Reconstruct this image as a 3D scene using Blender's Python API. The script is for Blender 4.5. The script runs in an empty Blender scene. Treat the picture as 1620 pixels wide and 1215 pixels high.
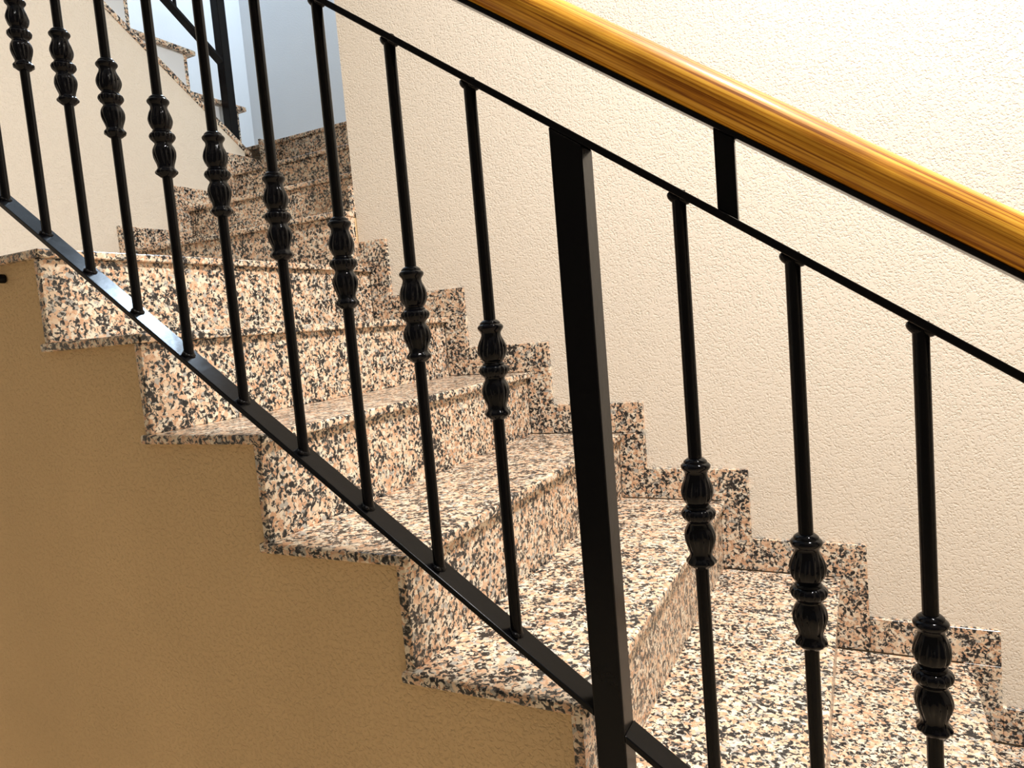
import bpy, bmesh, math, random
from mathutils import Matrix, Vector

random.seed(7)
S = bpy.context.scene
COL = S.collection

# ------------------------------------------------------------------ camera
CAM = Vector((0.0727, -0.7779, 0.6618))
RIGHT = Vector((0.890938, 0.446246, -0.084233))
DOWN = Vector((-0.036997, -0.113544, -0.992844))
FWD = Vector((-0.452616, 0.887678, -0.084651))
cd = bpy.data.cameras.new('camera'); cam = bpy.data.objects.new('camera', cd); COL.objects.link(cam)
m3 = Matrix((RIGHT, -DOWN, -FWD)).transposed()
cam.matrix_world = Matrix.Translation(CAM) @ m3.to_4x4()
cd.sensor_width = 36.0
cd.lens = 1105.69 / 1620 * 36.0
cd.clip_start = 0.01
S.camera = cam

# ------------------------------------------------------------------ world, lights, exposure
w = bpy.data.worlds.new('world'); S.world = w; w.use_nodes = True
bg = w.node_tree.nodes['Background']
bg.inputs[0].default_value = (1.0, 0.86, 0.68, 1)
bg.inputs[1].default_value = 0.14


def area_light(name, loc, target, sx, sy, power, color):
    ld = bpy.data.lights.new(name, 'AREA'); ld.shape = 'RECTANGLE'
    ld.size = sx; ld.size_y = sy; ld.energy = power; ld.color = color
    o = bpy.data.objects.new(name, ld); COL.objects.link(o)
    o.location = loc
    d = Vector(target) - Vector(loc)
    o.rotation_euler = d.to_track_quat('-Z', 'Y').to_euler()
    return o


# the stairwell's ceiling lamp over the lower flight
area_light('ceiling_lamp_light', (0.66, -0.03, 2.80), (0.45, 0.40, 0.0), 0.30, 0.30, 118, (1.0, 0.985, 0.965))
# daylight from the window high in the white end wall over the upper landing
area_light('window_light', (-2.27, 2.60, 4.03), (-2.3, 0.4, 2.2), 0.75, 0.50, 110, (0.66, 0.82, 1.0))

S.view_settings.view_transform = 'Standard'
S.view_settings.look = 'None'
S.view_settings.gamma = 1.0
S.view_settings.use_curve_mapping = False
S.view_settings.exposure = 0.0


# ------------------------------------------------------------------ materials
def new_mat(name):
    m = bpy.data.materials.new(name); m.use_nodes = True
    nt = m.node_tree
    return m, nt, nt.nodes['Principled BSDF']


def N(nt, t, **kw):
    n = nt.nodes.new(t)
    for k, v in kw.items():
        setattr(n, k, v)
    return n


def ramp(nt, stops, interp='LINEAR'):
    r = N(nt, 'ShaderNodeValToRGB'); cr = r.color_ramp; cr.interpolation = interp
    while len(cr.elements) < len(stops):
        cr.elements.new(0.5)
    for e, (p, c) in zip(cr.elements, stops):
        e.position = p; e.color = (*c, 1) if len(c) == 3 else c
    return r


def stucco(name, color, scale=215.0, strength=0.58, dist=0.0022, rough=0.85, vary=0.94):
    m, nt, b = new_mat(name)
    L = nt.links
    geo = N(nt, 'ShaderNodeNewGeometry')
    n1 = N(nt, 'ShaderNodeTexNoise'); n1.inputs['Scale'].default_value = scale
    n1.inputs['Detail'].default_value = 2.5; n1.inputs['Roughness'].default_value = 0.55
    L.new(geo.outputs['Position'], n1.inputs['Vector'])
    r1 = ramp(nt, [(0.29, (0, 0, 0)), (0.52, (1, 1, 1))])
    L.new(n1.outputs['Fac'], r1.inputs['Fac'])
    bp = N(nt, 'ShaderNodeBump'); bp.inputs['Strength'].default_value = strength
    bp.inputs['Distance'].default_value = dist
    L.new(r1.outputs['Color'], bp.inputs['Height']); L.new(bp.outputs['Normal'], b.inputs['Normal'])
    n2 = N(nt, 'ShaderNodeTexNoise'); n2.inputs['Scale'].default_value = 2.2; n2.inputs['Detail'].default_value = 4
    L.new(geo.outputs['Position'], n2.inputs['Vector'])
    mx = N(nt, 'ShaderNodeMix', data_type='RGBA')
    mx.inputs[6].default_value = (*[c * vary for c in color], 1)
    mx.inputs[7].default_value = (*color, 1)
    L.new(n2.outputs['Fac'], mx.inputs[0]); L.new(mx.outputs[2], b.inputs['Base Color'])
    b.inputs['Roughness'].default_value = rough
    b.inputs['Specular IOR Level'].default_value = 0.25
    return m


def granite_mat():
    m, nt, b = new_mat('pink_granite'); L = nt.links
    geo = N(nt, 'ShaderNodeNewGeometry')
    warp = N(nt, 'ShaderNodeTexNoise'); warp.inputs['Scale'].default_value = 160; warp.inputs['Detail'].default_value = 2
    L.new(geo.outputs['Position'], warp.inputs['Vector'])
    vs = N(nt, 'ShaderNodeVectorMath', operation='SCALE'); vs.inputs['Scale'].default_value = 0.012
    L.new(warp.outputs['Color'], vs.inputs[0])
    va = N(nt, 'ShaderNodeVectorMath', operation='ADD')
    L.new(geo.outputs['Position'], va.inputs[0]); L.new(vs.outputs[0], va.inputs[1])
    # crystals: pink and cream feldspar, grey quartz
    v1 = N(nt, 'ShaderNodeTexVoronoi'); v1.inputs['Scale'].default_value = 120
    L.new(va.outputs[0], v1.inputs['Vector'])
    sep = N(nt, 'ShaderNodeSeparateColor'); L.new(v1.outputs['Color'], sep.inputs['Color'])
    r1 = ramp(nt, [(0.0, (0.64, 0.38, 0.23)), (0.20, (0.74, 0.50, 0.33)), (0.45, (0.79, 0.61, 0.435)),
                   (0.66, (0.85, 0.74, 0.585)), (0.90, (0.48, 0.45, 0.40))], 'CONSTANT')
    L.new(sep.outputs['Red'], r1.inputs['Fac'])
    # dark mica clots
    n3 = N(nt, 'ShaderNodeTexNoise'); n3.inputs['Scale'].default_value = 118; n3.inputs['Detail'].default_value = 3.2
    n3.inputs['Roughness'].default_value = 0.62; n3.inputs['Distortion'].default_value = 0.6
    L.new(geo.outputs['Position'], n3.inputs['Vector'])
    n4 = N(nt, 'ShaderNodeTexNoise'); n4.inputs['Scale'].default_value = 30; n4.inputs['Detail'].default_value = 1
    L.new(geo.outputs['Position'], n4.inputs['Vector'])
    ad = N(nt, 'ShaderNodeMath', operation='MULTIPLY_ADD'); ad.inputs[1].default_value = 0.300
    L.new(n4.outputs['Fac'], ad.inputs[0]); L.new(n3.outputs['Fac'], ad.inputs[2])
    r2 = ramp(nt, [(0.648, (0, 0, 0)), (0.682, (1, 1, 1))])
    L.new(ad.outputs[0], r2.inputs['Fac'])
    r3 = ramp(nt, [(0.685, (0.12, 0.115, 0.105)), (0.745, (0.018, 0.017, 0.018))])
    L.new(ad.outputs[0], r3.inputs['Fac'])
    mx = N(nt, 'ShaderNodeMix', data_type='RGBA')
    L.new(r2.outputs['Color'], mx.inputs[0]); L.new(r1.outputs['Color'], mx.inputs[6]); L.new(r3.outputs['Color'], mx.inputs[7])
    L.new(mx.outputs[2], b.inputs['Base Color'])
    b.inputs['Roughness'].default_value = 0.24
    b.inputs['Specular IOR Level'].default_value = 0.45
    return m


def black_metal(name, rough, col=(0.004, 0.004, 0.005)):
    m, nt, b = new_mat(name); L = nt.links
    geo = N(nt, 'ShaderNodeNewGeometry')
    n = N(nt, 'ShaderNodeTexNoise'); n.inputs['Scale'].default_value = 60; n.inputs['Detail'].default_value = 3
    L.new(geo.outputs['Position'], n.inputs['Vector'])
    bp = N(nt, 'ShaderNodeBump'); bp.inputs['Strength'].default_value = 0.12; bp.inputs['Distance'].default_value = 0.002
    L.new(n.outputs['Fac'], bp.inputs['Height']); L.new(bp.outputs['Normal'], b.inputs['Normal'])
    mr = N(nt, 'ShaderNodeMapRange'); mr.inputs[3].default_value = rough * 0.8; mr.inputs[4].default_value = rough * 1.25
    L.new(n.outputs['Fac'], mr.inputs[0]); L.new(mr.outputs[0], b.inputs['Roughness'])
    b.inputs['Base Color'].default_value = (*col, 1)
    return m


def wood_mat():
    m, nt, b = new_mat('varnished_wood'); L = nt.links
    tc = N(nt, 'ShaderNodeTexCoord')
    mp = N(nt, 'ShaderNodeMapping'); mp.inputs['Scale'].default_value = (4.0, 330, 330)
    L.new(tc.outputs['Object'], mp.inputs['Vector'])
    n1 = N(nt, 'ShaderNodeTexNoise'); n1.inputs['Scale'].default_value = 1.0; n1.inputs['Detail'].default_value = 5
    n1.inputs['Roughness'].default_value = 0.6; n1.inputs['Distortion'].default_value = 0.4
    L.new(mp.outputs[0], n1.inputs['Vector'])
    mp2 = N(nt, 'ShaderNodeMapping'); mp2.inputs['Scale'].default_value = (14, 26, 26)
    L.new(tc.outputs['Object'], mp2.inputs['Vector'])
    n2 = N(nt, 'ShaderNodeTexNoise'); n2.inputs['Scale'].default_value = 1.0; n2.inputs['Detail'].default_value = 3
    L.new(mp2.outputs[0], n2.inputs['Vector'])
    r = ramp(nt, [(0.36, (0.24, 0.068, 0.004)), (0.47, (0.58, 0.24, 0.018)), (0.58, (0.82, 0.42, 0.04)), (0.70, (0.92, 0.53, 0.075))])
    L.new(n1.outputs['Fac'], r.inputs['Fac'])
    r2 = ramp(nt, [(0.3, (0.72, 0.66, 0.55)), (0.65, (1, 1, 1))])
    L.new(n2.outputs['Fac'], r2.inputs['Fac'])
    mx = N(nt, 'ShaderNodeMix', data_type='RGBA', blend_type='MULTIPLY'); mx.inputs[0].default_value = 1
    L.new(r.outputs['Color'], mx.inputs[6]); L.new(r2.outputs['Color'], mx.inputs[7])
    L.new(mx.outputs[2], b.inputs['Base Color'])
    bp = N(nt, 'ShaderNodeBump'); bp.inputs['Strength'].default_value = 0.25; bp.inputs['Distance'].default_value = 0.001
    L.new(n1.outputs['Fac'], bp.inputs['Height']); L.new(bp.outputs['Normal'], b.inputs['Normal'])
    b.inputs['Roughness'].default_value = 0.42
    b.inputs['Specular IOR Level'].default_value = 0.15
    b.inputs['Coat Weight'].default_value = 0.30; b.inputs['Coat Roughness'].default_value = 0.05
    return m


M_CREAM = stucco('cream_stucco', (0.88, 0.785, 0.655))
M_TAN = stucco('tan_stucco', (0.86, 0.62, 0.345), scale=150, strength=0.6, dist=0.003, vary=0.72)
M_WHITE = stucco('white_plaster', (0.80, 0.82, 0.84), scale=120, strength=0.15, dist=0.002)
M_GRAN = granite_mat()
M_METAL = black_metal('black_painted_steel', 0.22)
M_METAL.node_tree.nodes['Principled BSDF'].inputs['Specular IOR Level'].default_value = 0.14
M_CAST = black_metal('black_gloss_casting', 0.10, (0.003, 0.0035, 0.0055))
M_CAST.node_tree.nodes['Principled BSDF'].inputs['Specular IOR Level'].default_value = 0.18
M_WOOD = wood_mat()
M_FLOOR = stucco('beige_bounce_floor', (0.80, 0.64, 0.44), scale=20, strength=0.05, rough=0.4)  # unseen hall floor; pale colour picked to bounce light onto the stair side


# ------------------------------------------------------------------ mesh helpers
def finish(name, bm, mat, parent=None, smooth=None):
    me = bpy.data.meshes.new(name)
    bmesh.ops.recalc_face_normals(bm, faces=bm.faces)
    if smooth:
        for f in bm.faces:
            f.smooth = True
    bm.to_mesh(me); bm.free()
    if smooth and smooth != 'all':
        me.set_sharp_from_angle(angle=math.radians(smooth))
    me.materials.append(mat)
    o = bpy.data.objects.new(name, me); COL.objects.link(o)
    if parent:
        o.parent = parent
    return o


def add_box(bm, x0, x1, y0, y1, z0, z1, bev=0.0, seg=2):
    r = bmesh.ops.create_cube(bm, size=1.0)
    vs = r['verts']
    bmesh.ops.scale(bm, vec=(x1 - x0, y1 - y0, z1 - z0), verts=vs)
    bmesh.ops.translate(bm, vec=((x0 + x1) / 2, (y0 + y1) / 2, (z0 + z1) / 2), verts=vs)
    if bev > 0:
        es = list({e for v in vs for e in v.link_edges})
        bmesh.ops.bevel(bm, geom=es, offset=bev, segments=seg, affect='EDGES', profile=0.5)


def box(name, x0, x1, y0, y1, z0, z1, mat, parent=None, bev=0.0, seg=2):
    bm = bmesh.new(); add_box(bm, x0, x1, y0, y1, z0, z1, bev, seg)
    return finish(name, bm, mat, parent)


def prism(name, pts, axis, a, b, mat, parent=None, bev=0.0):
    """pts: polygon in the two remaining axes (x,z for 'Y'; y,z for 'X')."""
    bm = bmesh.new()
    def P(u, v, t):
        return (u, t, v) if axis == 'Y' else (t, u, v)
    A = [bm.verts.new(P(u, v, a)) for u, v in pts]
    B = [bm.verts.new(P(u, v, b)) for u, v in pts]
    bm.faces.new(A); bm.faces.new(B[::-1])
    n = len(pts)
    for i in range(n):
        bm.faces.new((A[i], B[i], B[(i + 1) % n], A[(i + 1) % n]))
    if bev:
        bmesh.ops.recalc_face_normals(bm, faces=bm.faces)
        bmesh.ops.bevel(bm, geom=list(bm.edges), offset=bev, segments=2, affect='EDGES', profile=0.5)
    return finish(name, bm, mat, parent)


def add_lathe(bm, prof, seg, mod=None, center=(0, 0)):
    rings = []
    for i, (r, z) in enumerate(prof):
        ring = []
        for k in range(seg):
            t = 2 * math.pi * k / seg
            rr = r * (1 + (mod(z, t) if mod else 0))
            ring.append(bm.verts.new((center[0] + rr * math.cos(t), center[1] + rr * math.sin(t), z)))
        rings.append(ring)
    for a, b in zip(rings, rings[1:]):
        for k in range(seg):
            bm.faces.new((a[k], a[(k + 1) % seg], b[(k + 1) % seg], b[k]))
    bm.faces.new(rings[0][::-1]); bm.faces.new(rings[-1])


def add_blob(bm, c, sx, sy, sz, rot=None):
    r = bmesh.ops.create_uvsphere(bm, u_segments=12, v_segments=8, radius=1.0)
    M = Matrix.Translation(c) @ (rot or Matrix.Identity(4)) @ Matrix.Diagonal((sx, sy, sz, 1))
    bmesh.ops.transform(bm, matrix=M, verts=r['verts'])


def empty(name, loc=(0, 0, 0)):
    o = bpy.data.objects.new(name, None); COL.objects.link(o); o.location = loc
    o.empty_display_size = 0.1
    return o


def tag(o, label, cat, group=None):
    o['label'] = label; o['category'] = cat
    if group:
        o['group'] = group
    return o


def struct(o, label=None):
    o['kind'] = 'structure'
    if label:
        o['label'] = label
    return o


def piece(name, mesh_obj, loc, parent):
    c = mesh_obj.copy(); COL.objects.link(c); c.name = name; c.location = loc; c.parent = parent
    return c


# ------------------------------------------------------------------ dimensions (metres)
R, T = 0.175, 0.25552                 # rise and going of the lower flight
TT = 0.0165                           # slab thickness
OVH, RT = 0.013, 0.0155               # nosing overhang, riser thickness
YW = 1.003                            # face of the cream wall behind the lower flight
YS = 0.9914                           # face of the granite skirting on it
XE = -1.331                           # end of that wall
XL = -2.300                           # face of the low wall under the upper flight
XF, YB = -3.380, 2.65                 # white outer walls of the stairwell
ZL1, ZL2 = 5 * R, 9 * R               # landings
KLOW = -4                             # lowest tread; the hall floor is one rise below
ZF = (KLOW - 1) * R
Y2, T2 = 0.932, 0.2415                # first nosing and going of the middle flight
Y3, T3, XS3 = 1.663, 0.249, -2.430    # upper flight

# ------------------------------------------------------------------ setting
struct(box('floor', XF, 3.2, -3.2, YW, ZF - 0.1, ZF, M_FLOOR))
struct(box('wall_back', XE, 3.2, YW, YW + 0.12, ZF, 3.05, M_CREAM), 'cream stucco wall rising behind the lower stair flight')
struct(box('wall_right', 3.2, 3.3, -3.2, YW + 0.12, ZF, 3.05, M_CREAM))
struct(box('wall_stairwell', XE, XE + 0.12, YW + 0.12, YB, ZF, 4.9, M_CREAM))
struct(box('wall_end', XF - 0.1, XE + 0.12, YB, YB + 0.1, ZF, 4.9, M_WHITE), 'bluish white end wall above the dark steps')
struct(box('wall_outer', XF - 0.1, XF, -3.2, YB, ZF, 4.9, M_WHITE))
struct(box('ceiling', -0.35, 3.3, -3.2, YW + 0.12, 3.05, 3.15, M_WHITE))
struct(box('ceiling', XF - 0.1, -0.35, -3.2, YB + 0.1, 4.9, 5.0, M_WHITE))  # unseen upper ceiling, added to keep ambient light off the middle flight
struct(box('wall_light_block', -0.45, -0.35, -3.2, YW + 0.12, 3.15, 4.9, M_WHITE))  # unseen panel added between the two ceilings to block ambient light
struct(box('wall_rear', XE + 0.12, -0.45, YW, YW + 0.12, 3.05, 4.9, M_CREAM))

# the low wall that carries the upper flight, its top sloping with the stair
def zcap(y):
    return 1.503 + 0.69 * (1.515 - y)
wl = struct(prism('wall_left', [(-1.2, ZF), (1.515, ZF), (1.515, zcap(1.515)), (-1.2, zcap(-1.2))], 'X', XS3, XL, M_CREAM),
            'cream stucco wall with sloping top below the upper flight')
prism('coping', [(-1.2, zcap(-1.2)), (1.515, zcap(1.515)), (1.552, zcap(1.552)), (1.552, zcap(1.552) + 0.027), (-1.2, zcap(-1.2) + 0.027)],
      'X', XS3, XL + 0.004, M_GRAN, wl, bev=0.003)

# ------------------------------------------------------------------ lower flight
st = tag(empty('granite_staircase', (0.9, 0.5, ZF)),
         'straight speckled pink granite stair flight with tan stucco side in front', 'staircase')
bpy.context.view_layer.update()
st_inv = Vector((0.9, 0.5, ZF))


def child(o, parent, off):
    o.parent = parent
    o.location = o.location - off
    return o


# stucco core (its side is the tan wall below the open ends of the steps)
pts = [(XL + 0.002, ZF), (KLOW * -T - OVH - RT, ZF)]
for k in range(KLOW, 5):
    xr = -k * T - OVH - RT
    pts += [(xr, k * R - TT), (-(k + 1) * T - OVH - RT, k * R - TT)]
pts += [(-5 * T - OVH - RT, 5 * R - TT), (XL + 0.002, 5 * R - TT)]
# drop repeated points
cl = []
for q in pts:
    if not cl or (abs(q[0] - cl[-1][0]) + abs(q[1] - cl[-1][1])) > 1e-6:
        cl.append(q)
core = prism('stringer_wall', cl, 'Y', 0.013, 0.988, M_TAN)
core['label'] = 'tan stucco side of the stair'
child(core, st, st_inv)

YT = 0.9885
LEN = T + OVH + RT + 0.005            # tread slab reaches behind the next riser
tread0 = box('tread', -LEN, 0, 0, YT, -TT, 0, M_GRAN, bev=0.0038, seg=3)
riser0 = box('riser', -OVH - RT, -OVH, 0.008, YT, -R, -TT, M_GRAN, bev=0.0012, seg=1)
first = True
for k in range(KLOW, 5):
    loc = Vector((-k * T, 0, k * R)) - st_inv
    if first:
        tread0.parent = st; tread0.location = loc
        riser0.parent = st; riser0.location = loc
        first = False
    else:
        piece('tread', tread0, loc, st)
        piece('riser', riser0, loc, st)
piece('riser', riser0, Vector((-5 * T, 0, 5 * R)) - st_inv, st)
# quarter landing on top of the flight, laid as slabs
xa = -5 * T
for i, (x0, x1) in enumerate(((xa - 0.42, xa), (XL + 0.012, xa - 0.4215))):
    o = box('landing_slab', x0, x1, 0, YT if i == 0 else YT, 5 * R - TT, 5 * R, M_GRAN, bev=0.0038 if i == 0 else 0.002, seg=3)
    child(o, st, st_inv)

# skirting tiles stepping up along the cream wall
bb = struct(empty('baseboard_back', (0, YW, ZF)), 'stepped granite skirting along the cream wall')
bbo = Vector((0, YW, ZF))
DX, DZ = 0.0574, 0.0809
hz = box('skirting_tile', -T + 0.0004, 0, YS - YW, 0, 0.0005, DZ, M_GRAN, bev=0.001, seg=1)
vt = box('skirting_tile', -DX - OVH - 0.001, 0, YS - YW, 0, -R + 0.0005, 0, M_GRAN, bev=0.001, seg=1)
first = True
for k in range(KLOW, 6):
    loc = Vector((-k * T + DX, 0, k * R - ZF))
    if first:
        hz.parent = bb; hz.location = loc; vt.parent = bb; vt.location = loc; first = False
        continue
    if k < 5:
        piece('skirting_tile', hz, loc, bb)
    piece('skirting_tile', vt, loc, bb)
o = box('skirting_tile', XE - 0.008, -5 * T + DX, YS, YW, 5 * R + 0.0005, 5 * R + DZ, M_GRAN, bev=0.001, seg=1)
o.parent = bb; o.location = o.location - bbo

# ------------------------------------------------------------------ middle flight (turns away behind the wall)
s2o = Vector((-1.8, 1.3, ZL1))
s2 = tag(empty('granite_staircase', s2o), 'short shadowed granite flight climbing away behind the wall corner', 'staircase')
XR2 = XE + 0.006
pts = [(YB - 0.002, ZL1), (Y2 + OVH + RT, ZL1)]
for j in range(1, 5):
    yr = Y2 + (j - 1) * T2 + OVH + RT
    z = ZL1 + j * R - TT
    pts += [(yr, z), ((Y2 + j * T2 + OVH + RT) if j < 4 else YB - 0.002, z)]
core2 = prism('stair_core', pts, 'X', XL + 0.002, XE - 0.002, M_TAN)
child(core2, s2, s2o)
tr2 = box('tread', XL + 0.012, XE - 0.002, 0, T2 + OVH + RT, -TT, 0, M_GRAN, bev=0.0038, seg=3)
tr2a = box('tread', XL + 0.012, XR2, 0, 0.068, -TT, 0, M_GRAN, bev=0.0038, seg=3)
ri2 = box('riser', XL + 0.012, XE - 0.002, OVH, OVH + RT, -R, -TT, M_GRAN, bev=0.0012, seg=1)
ri2a = box('riser', XL + 0.012, XR2 - 0.002, OVH, OVH + RT, -R, -TT, M_GRAN, bev=0.0012, seg=1)
for j in range(1, 4):
    loc = Vector((0, Y2 + (j - 1) * T2, ZL1 + j * R)) - s2o
    if j == 1:
        # the first step runs a little past the wall's end
        bm = bmesh.new()
        add_box(bm, XL + 0.012, XE - 0.013, 0, T2 + OVH + RT, -TT, 0, 0.0038, 3)
        o = finish('tread', bm, M_GRAN, s2); o.location = loc
        o = box('nosing_end', XE - 0.0128, XR2, 0, YW - Y2 - 0.012, -TT, 0, M_GRAN, s2, bev=0.003); o.location = loc
        ri2a.parent = s2; ri2a.location = loc
    elif j == 2:
        tr2.parent = s2; tr2.location = loc; ri2.parent = s2; ri2.location = loc
    else:
        piece('tread', tr2, loc, s2); piece('riser', ri2, loc, s2)
piece('riser', ri2, Vector((0, Y2 + 3 * T2, ZL2)) - s2o, s2)
bpy.data.objects.remove(tr2a)
o = box('riser_return', XE - 0.0018, XE + 0.003, Y2 + OVH + RT + 0.0005, YS - 0.001, ZL1 + 0.0005, ZL1 + R - TT, M_GRAN, bev=0.001); child(o, s2, s2o)
o = box('landing_slab', XF + 0.002, XE - 0.002, Y2 + 3 * T2, YB - 0.002, ZL2 - TT, ZL2, M_GRAN, bev=0.0038, seg=3); child(o, s2, s2o)

# skirting up the low wall beside the middle flight
b2o = Vector((XL, 1.3, ZL1))
b2 = struct(empty('baseboard_left', b2o), 'dark stepped granite skirting on the low wall')
for j in range(1, 5):
    yn = Y2 + (j - 1) * T2
    ye = yn + T2 - DX if j < 4 else 0
    z = ZL1 + j * R
    if j < 4:
        child(box('skirting_tile', XL, XL + 0.0115, yn - DX, min(ye, 1.66), z + 0.0005, z + DZ, M_GRAN, bev=0.001, seg=1), b2, b2o)
    child(box('skirting_tile', XL, XL + 0.0115, yn - DX, yn + OVH, z - R + 0.0005, z, M_GRAN, bev=0.001, seg=1), b2, b2o)
b3 = struct(box('baseboard_corner', XE - 0.0125, XE, YW - 0.012, 1.14, ZL1 + R + 0.0005, ZL1 + R + DZ, M_GRAN, bev=0.001, seg=1))

# ------------------------------------------------------------------ upper flight (comes back towards the viewer on the left)
s3o = Vector((-2.9, 1.6, ZL2))
s3 = tag(empty('granite_staircase', s3o), 'upper stair flight with white step ends rising above the low wall', 'staircase')
OV3, RT3, NT3 = 0.032, 0.017, 0.020
NS3 = 9
pts = [(Y3 - OV3 - RT3, ZL2 + 0.0003)]
for j in range(1, NS3 + 1):
    yr = Y3 - (j - 1) * T3 - OV3 - RT3
    z = ZL2 + j * R - NT3
    pts += [(yr, z), (yr - T3, z)]
yend = Y3 - NS3 * T3 - OV3 - RT3
pts += [(yend, ZL2 + (NS3 - 1.6) * R), (Y3 - OV3 - RT3 - 0.5, ZL2 + 0.0003)]
core3 = prism('stair_body', pts, 'X', XF + 0.002, XS3 - 0.002, M_WHITE)
core3['label'] = 'white painted step ends'
child(core3, s3, s3o)
tr3 = box('tread', XF + 0.002, XS3 + 0.018, -(T3 + OV3 + RT3), 0, -NT3, 0, M_GRAN, bev=0.004, seg=3)
ri3 = box('riser', XF + 0.002, XS3 - 0.0015, -OV3 - RT3, -OV3, -R, -NT3, M_GRAN, bev=0.001, seg=1)
for j in range(1, NS3 + 1):
    loc = Vector((0, Y3 - (j - 1) * T3, ZL2 + j * R)) - s3o
    if j == 1:
        tr3.parent = s3; tr3.location = loc; ri3.parent = s3; ri3.location = loc
    else:
        piece('tread', tr3, loc, s3); piece('riser', ri3, loc, s3)

# ------------------------------------------------------------------ railing of the lower flight
YN, YFR, YC = -0.026, 0.0105, -0.00775
SL = 0.711                            # slope of the bars
ang = math.atan(SL)
ro = Vector((-0.219, YC, 0.0))
rail = tag(empty('stair_railing', ro), 'black iron balustrade with golden wooden handrail beside the granite steps', 'railing')
X0, X1 = -1.50, 0.64


def bar(name, ct, cb, x0, x1, slope, y0, y1, mat, parent, bev=0.0012):
    p = [(x0, cb - slope * x0), (x1, cb - slope * x1), (x1, ct - slope * x1), (x0, ct - slope * x0)]
    return prism(name, p, 'Y', y0, y1, mat, parent, bev)


LB_T, LB_B = 0.0214, 0.0115
UB_T, UB_B = 0.7211, 0.7114
for x0, x1 in ((X0 + 0.019, -0.2379), (-0.1999, X1 - 0.019)):
    child(bar('bottom_rail', LB_T, LB_B, x0, x1, SL, YN, YFR, M_METAL, None), rail, ro)
child(bar('top_rail', UB_T, UB_B, X0 - 0.02, X1 + 0.02, SL, YN, YFR, M_METAL, None), rail, ro)


def post(xc, zbase, foot):
    h = 0.0189
    ptop = UB_B - SL * xc
    bm = bmesh.new()
    pts = [(xc - h, zbase), (xc + h, zbase), (xc + h, UB_B - SL * (xc + h)), (xc - h, UB_B - SL * (xc - h))]
    o = prism('post', pts, 'Y', YN, YFR, M_METAL, None, bev=0.002)
    child(o, rail, ro)
    f = box('base_plate', xc - h - 0.004, xc + h + 0.02, YN, 0.07, foot, foot + 0.006, M_METAL, None, bev=0.001)
    child(f, rail, ro)
    f.parent = o; f.location = (0, 0, 0)
    o.location = -ro; f.location = (0, 0, 0)
    bm.free()


post(-0.219, 0.0068, 0.0006)

# baluster: bar with a cast collar
bal_len = UB_B - LB_T
r_t = 0.0075
bm = bmesh.new()
add_lathe(bm, [(r_t, -0.006), (r_t, bal_len + 0.006)], 20)
rotb = Matrix.Rotation(ang, 4, 'Y')
add_blob(bm, (0.0, 0, 0.0005), 0.0108, 0.0100, 0.0042, rotb)                       # weld at the foot
add_blob(bm, (0.003, -0.010, 0.0005), 0.0060, 0.0042, 0.0038, rotb)
add_blob(bm, (-0.0035, 0, bal_len - 0.0005), 0.0105, 0.0085, 0.0060, rotb)          # welds at the head
add_blob(bm, (0.0050, 0, bal_len - 0.0030), 0.0085, 0.0080, 0.0055, rotb)
bal0 = finish('baluster', bm, M_METAL, None, smooth=50)
# collar profile: (half width, height) measured along the casting
px = [(57, 215), (70, 220), (84, 230), (95, 241), (97, 248), (96, 252), (112, 262), (121, 274), (122, 284), (117, 297),
      (104, 312), (95, 325), (92, 338), (95, 355), (103, 378), (114, 405), (123, 435), (129, 465), (130, 490), (126, 518),
      (116, 545), (102, 566), (92, 576), (90, 583), (97, 588), (104, 595), (105, 601), (103, 606), (122, 616), (134, 628),
      (139, 642), (139, 656), (134, 672), (124, 688), (112, 700), (100, 712), (94, 722), (95, 735), (106, 750), (118, 770),
      (126, 795), (129, 820), (127, 848), (120, 878), (110, 908), (100, 938), (94, 962), (93, 980), (100, 996), (112, 1008),
      (121, 1020), (122, 1032), (116, 1044), (102, 1054), (96, 1060), (84, 1071), (70, 1080), (57, 1086)]
CL = 0.1262
sc = CL / 871.0
prof = [(r * 0.1335e-3, CL / 2 - (y - 215) * sc) for r, y in px][::-1]


def leaf(z, t):
    y = (CL / 2 - z) / sc + 215
    if 330 < y < 580:
        e = math.sin(math.pi * (y - 330) / 250)
        tw = t + 0.35 * math.sin((y - 330) / 250 * math.pi)
        return e * (-0.05 + 0.05 * math.cos(4 * tw) + 0.065 * abs(math.sin(8 * t + (y - 330) * 0.012)) + 0.03 * math.cos(16 * t))
    if 608 < y < 700:
        e = math.sin(math.pi * (y - 608) / 92)
        return e * 0.09 * (abs(math.cos(9 * t)) - 0.7)
    if 735 < y < 985:
        e = math.sin(math.pi * (y - 735) / 250)
        return e * (-0.05 + 0.05 * math.cos(4 * t) + 0.065 * abs(math.sin(8 * t - (y - 735) * 0.012)) + 0.03 * math.cos(16 * t))
    if 990 < y < 1058:
        return 0.035 * math.cos(10 * t)
    return 0.0


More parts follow.
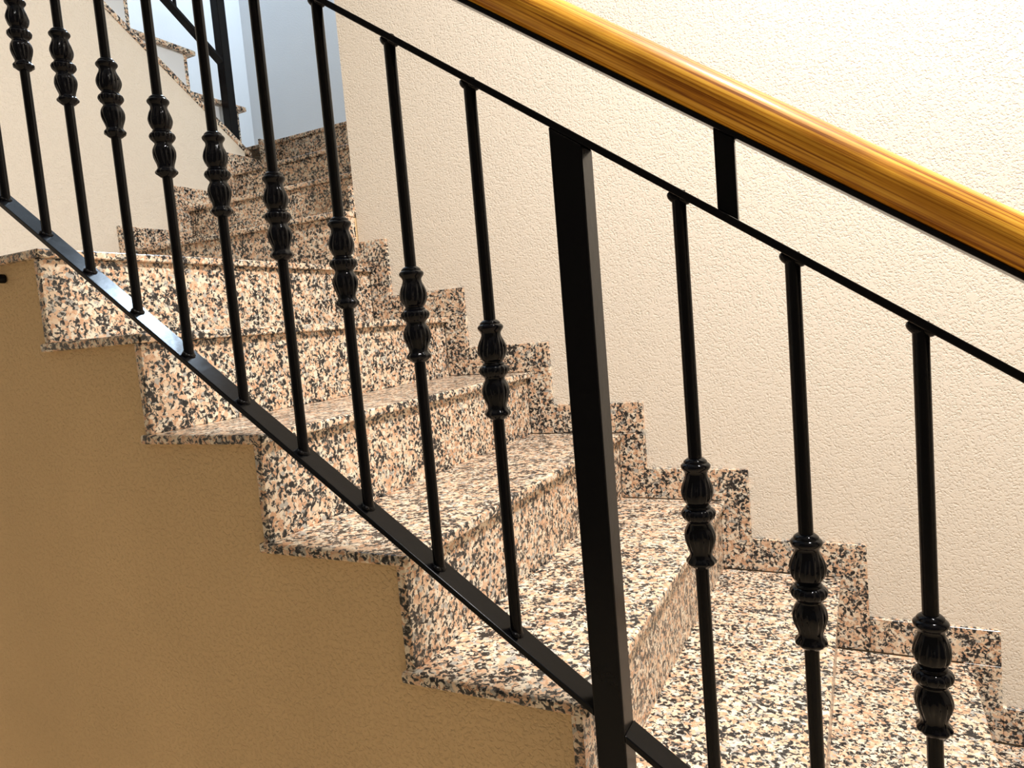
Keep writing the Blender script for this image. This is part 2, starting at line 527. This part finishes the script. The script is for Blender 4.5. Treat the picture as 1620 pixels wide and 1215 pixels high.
# refine the profile for the relief
fine = []
for (r0, z0), (r1, z1) in zip(prof, prof[1:]):
    n = max(1, int(abs(z1 - z0) / 0.0016))
    for i in range(n):
        f = i / n
        fine.append((r0 + (r1 - r0) * f, z0 + (z1 - z0) * f))
fine.append(prof[-1])
bm = bmesh.new()
add_lathe(bm, fine, 72, leaf)
col0 = finish('collar', bm, M_CAST, bal0, smooth=60)
ZC = 0.3645 - LB_T                    # collar centre above the bottom rail
col0.location = (0, 0, ZC)
bxs = [-0.3435 - 0.1103 * j for j in range(0, 11)] + [-0.1005 + 0.1103 * i for i in range(0, 7)]
for i, x in enumerate(bxs):
    loc = Vector((x, YC, LB_T - SL * x)) - ro
    ang_r = random.uniform(0, math.pi)
    if i == 0:
        b = bal0; b.parent = rail; b.location = loc; c = col0
    else:
        b = piece('baluster', bal0, loc, rail)
        c = piece('collar', col0, (0, 0, ZC), b)
    c.rotation_euler = (0, 0, ang_r)
    c.location = (0, 0, ZC + random.uniform(-0.0025, 0.0025))

# handrail on a flat bar, carried by short flat uprights
SH = 0.712
hang = math.atan(SH)
HB = 0.8039                           # underside of the flat bar
rw = 0.0238
xm = -0.4
Lh = 2.45
bm = bmesh.new()
n = 40
prof2 = []
for k in range(n):
    t = 2 * math.pi * k / n
    z = rw * math.sin(t)
    prof2.append((rw * math.cos(t) * 1.02, max(z, -rw * 0.86)))
segs = 60
prev = None
ringA = None
for i in range(segs + 1):
    x = -Lh / 2 + Lh * i / segs
    ring = [bm.verts.new((x, y, z)) for y, z in prof2]
    if prev:
        for k in range(n):
            bm.faces.new((prev[k], prev[(k + 1) % n], ring[(k + 1) % n], ring[k]))
    else:
        ringA = ring
    prev = ring
bm.faces.new(ringA); bm.faces.new(prev[::-1])
hr = finish('handrail', bm, M_WOOD, None, smooth=50)
hr['label'] = 'rounded golden varnished wooden handrail'
barh = 0.0055
cz = HB - SH * xm + (barh + rw * 0.86) / math.cos(hang)
hr.rotation_euler = (0, hang, 0)
hr.parent = rail
hr.location = Vector((xm, YC, cz)) - ro
o = box('handrail_bar', -Lh / 2, Lh / 2, -0.0125, 0.0125, -rw * 0.86 - barh, -rw * 0.86, M_METAL, hr, bev=0.001)
o['label'] = 'flat black bar under the handrail'
for xc in (-0.0498, -0.95, 0.56):
    h = 0.0101
    pts = [(xc - h, UB_T - SL * (xc - h)), (xc + h, UB_T - SL * (xc + h)), (xc + h, HB - SH * (xc + h) + 0.0005), (xc - h, HB - SH * (xc - h) + 0.0005)]
    child(prism('handrail_support', pts, 'Y', YC - 0.005, YC + 0.005, M_METAL, None, bev=0.0012), rail, ro)

# end posts of the railing
for xc, zb in ((X0, ZL1 + 0.0006), (X1, -2 * R + 0.0006)):
    h = 0.0189
    pts = [(xc - h, zb), (xc + h, zb), (xc + h, UB_B - SL * (xc + h)), (xc - h, UB_B - SL * (xc - h))]
    child(prism('post', pts, 'Y', YN, YFR, M_METAL, None, bev=0.002), rail, ro)

# ------------------------------------------------------------------ railing of the upper flight, on the low wall's coping
r3o = Vector((-2.365, 1.518, zcap(1.518) + 0.027))
r3 = tag(empty('stair_railing', r3o), 'plain black railing with square newel on the sloping low wall', 'railing')
XC3, SL3 = -2.365, 0.69


def zbar(y, z0):
    return z0 + SL3 * (1.488 - y)


pts = [(1.497, zcap(1.497) + 0.027), (1.539, zcap(1.539) + 0.027), (1.539, 2.62), (1.497, 2.62)]
child(prism('post', pts, 'X', XC3 - 0.021, XC3 + 0.021, M_METAL, None, bev=0.002), r3, r3o)
for z0 in (1.893, 2.45):
    y0, y1 = -0.6, 1.497
    p_ = [(y0, zbar(y0, z0)), (y1, zbar(y1, z0)), (y1, zbar(y1, z0) + 0.016), (y0, zbar(y0, z0) + 0.016)]
    child(prism('rail_bar', p_, 'X', XC3 - 0.019, XC3 + 0.019, M_METAL, None, bev=0.001), r3, r3o)
bm = bmesh.new(); add_lathe(bm, [(0.0075, 0.0), (0.0075, 0.545)], 16)
b30 = finish('baluster', bm, M_METAL, None, smooth=50)
for i in range(13):
    y = 1.296 - 0.1103 * i
    loc = Vector((XC3, y, zbar(y, 1.893) + 0.014)) - r3o
    if i == 0:
        b30.parent = r3; b30.location = loc
    else:
        piece('baluster', b30, loc, r3)

# black iron stub fixed to the stair side under the landing
a0 = Vector((-1.415, 0.013, 0.833))
bm = bmesh.new()
add_lathe(bm, [(0.006, 0.0), (0.009, 0.002), (0.009, 0.010), (0.0065, 0.014), (0.0065, 0.030), (0.004, 0.033)], 16)
bmesh.ops.rotate(bm, matrix=Matrix.Rotation(math.pi / 2, 3, 'X'), verts=bm.verts)
an = finish('wall_stud', bm, M_METAL, None, smooth=50); an.location = a0
tag(an, 'small black round stud on the tan wall under the landing edge', 'stud')
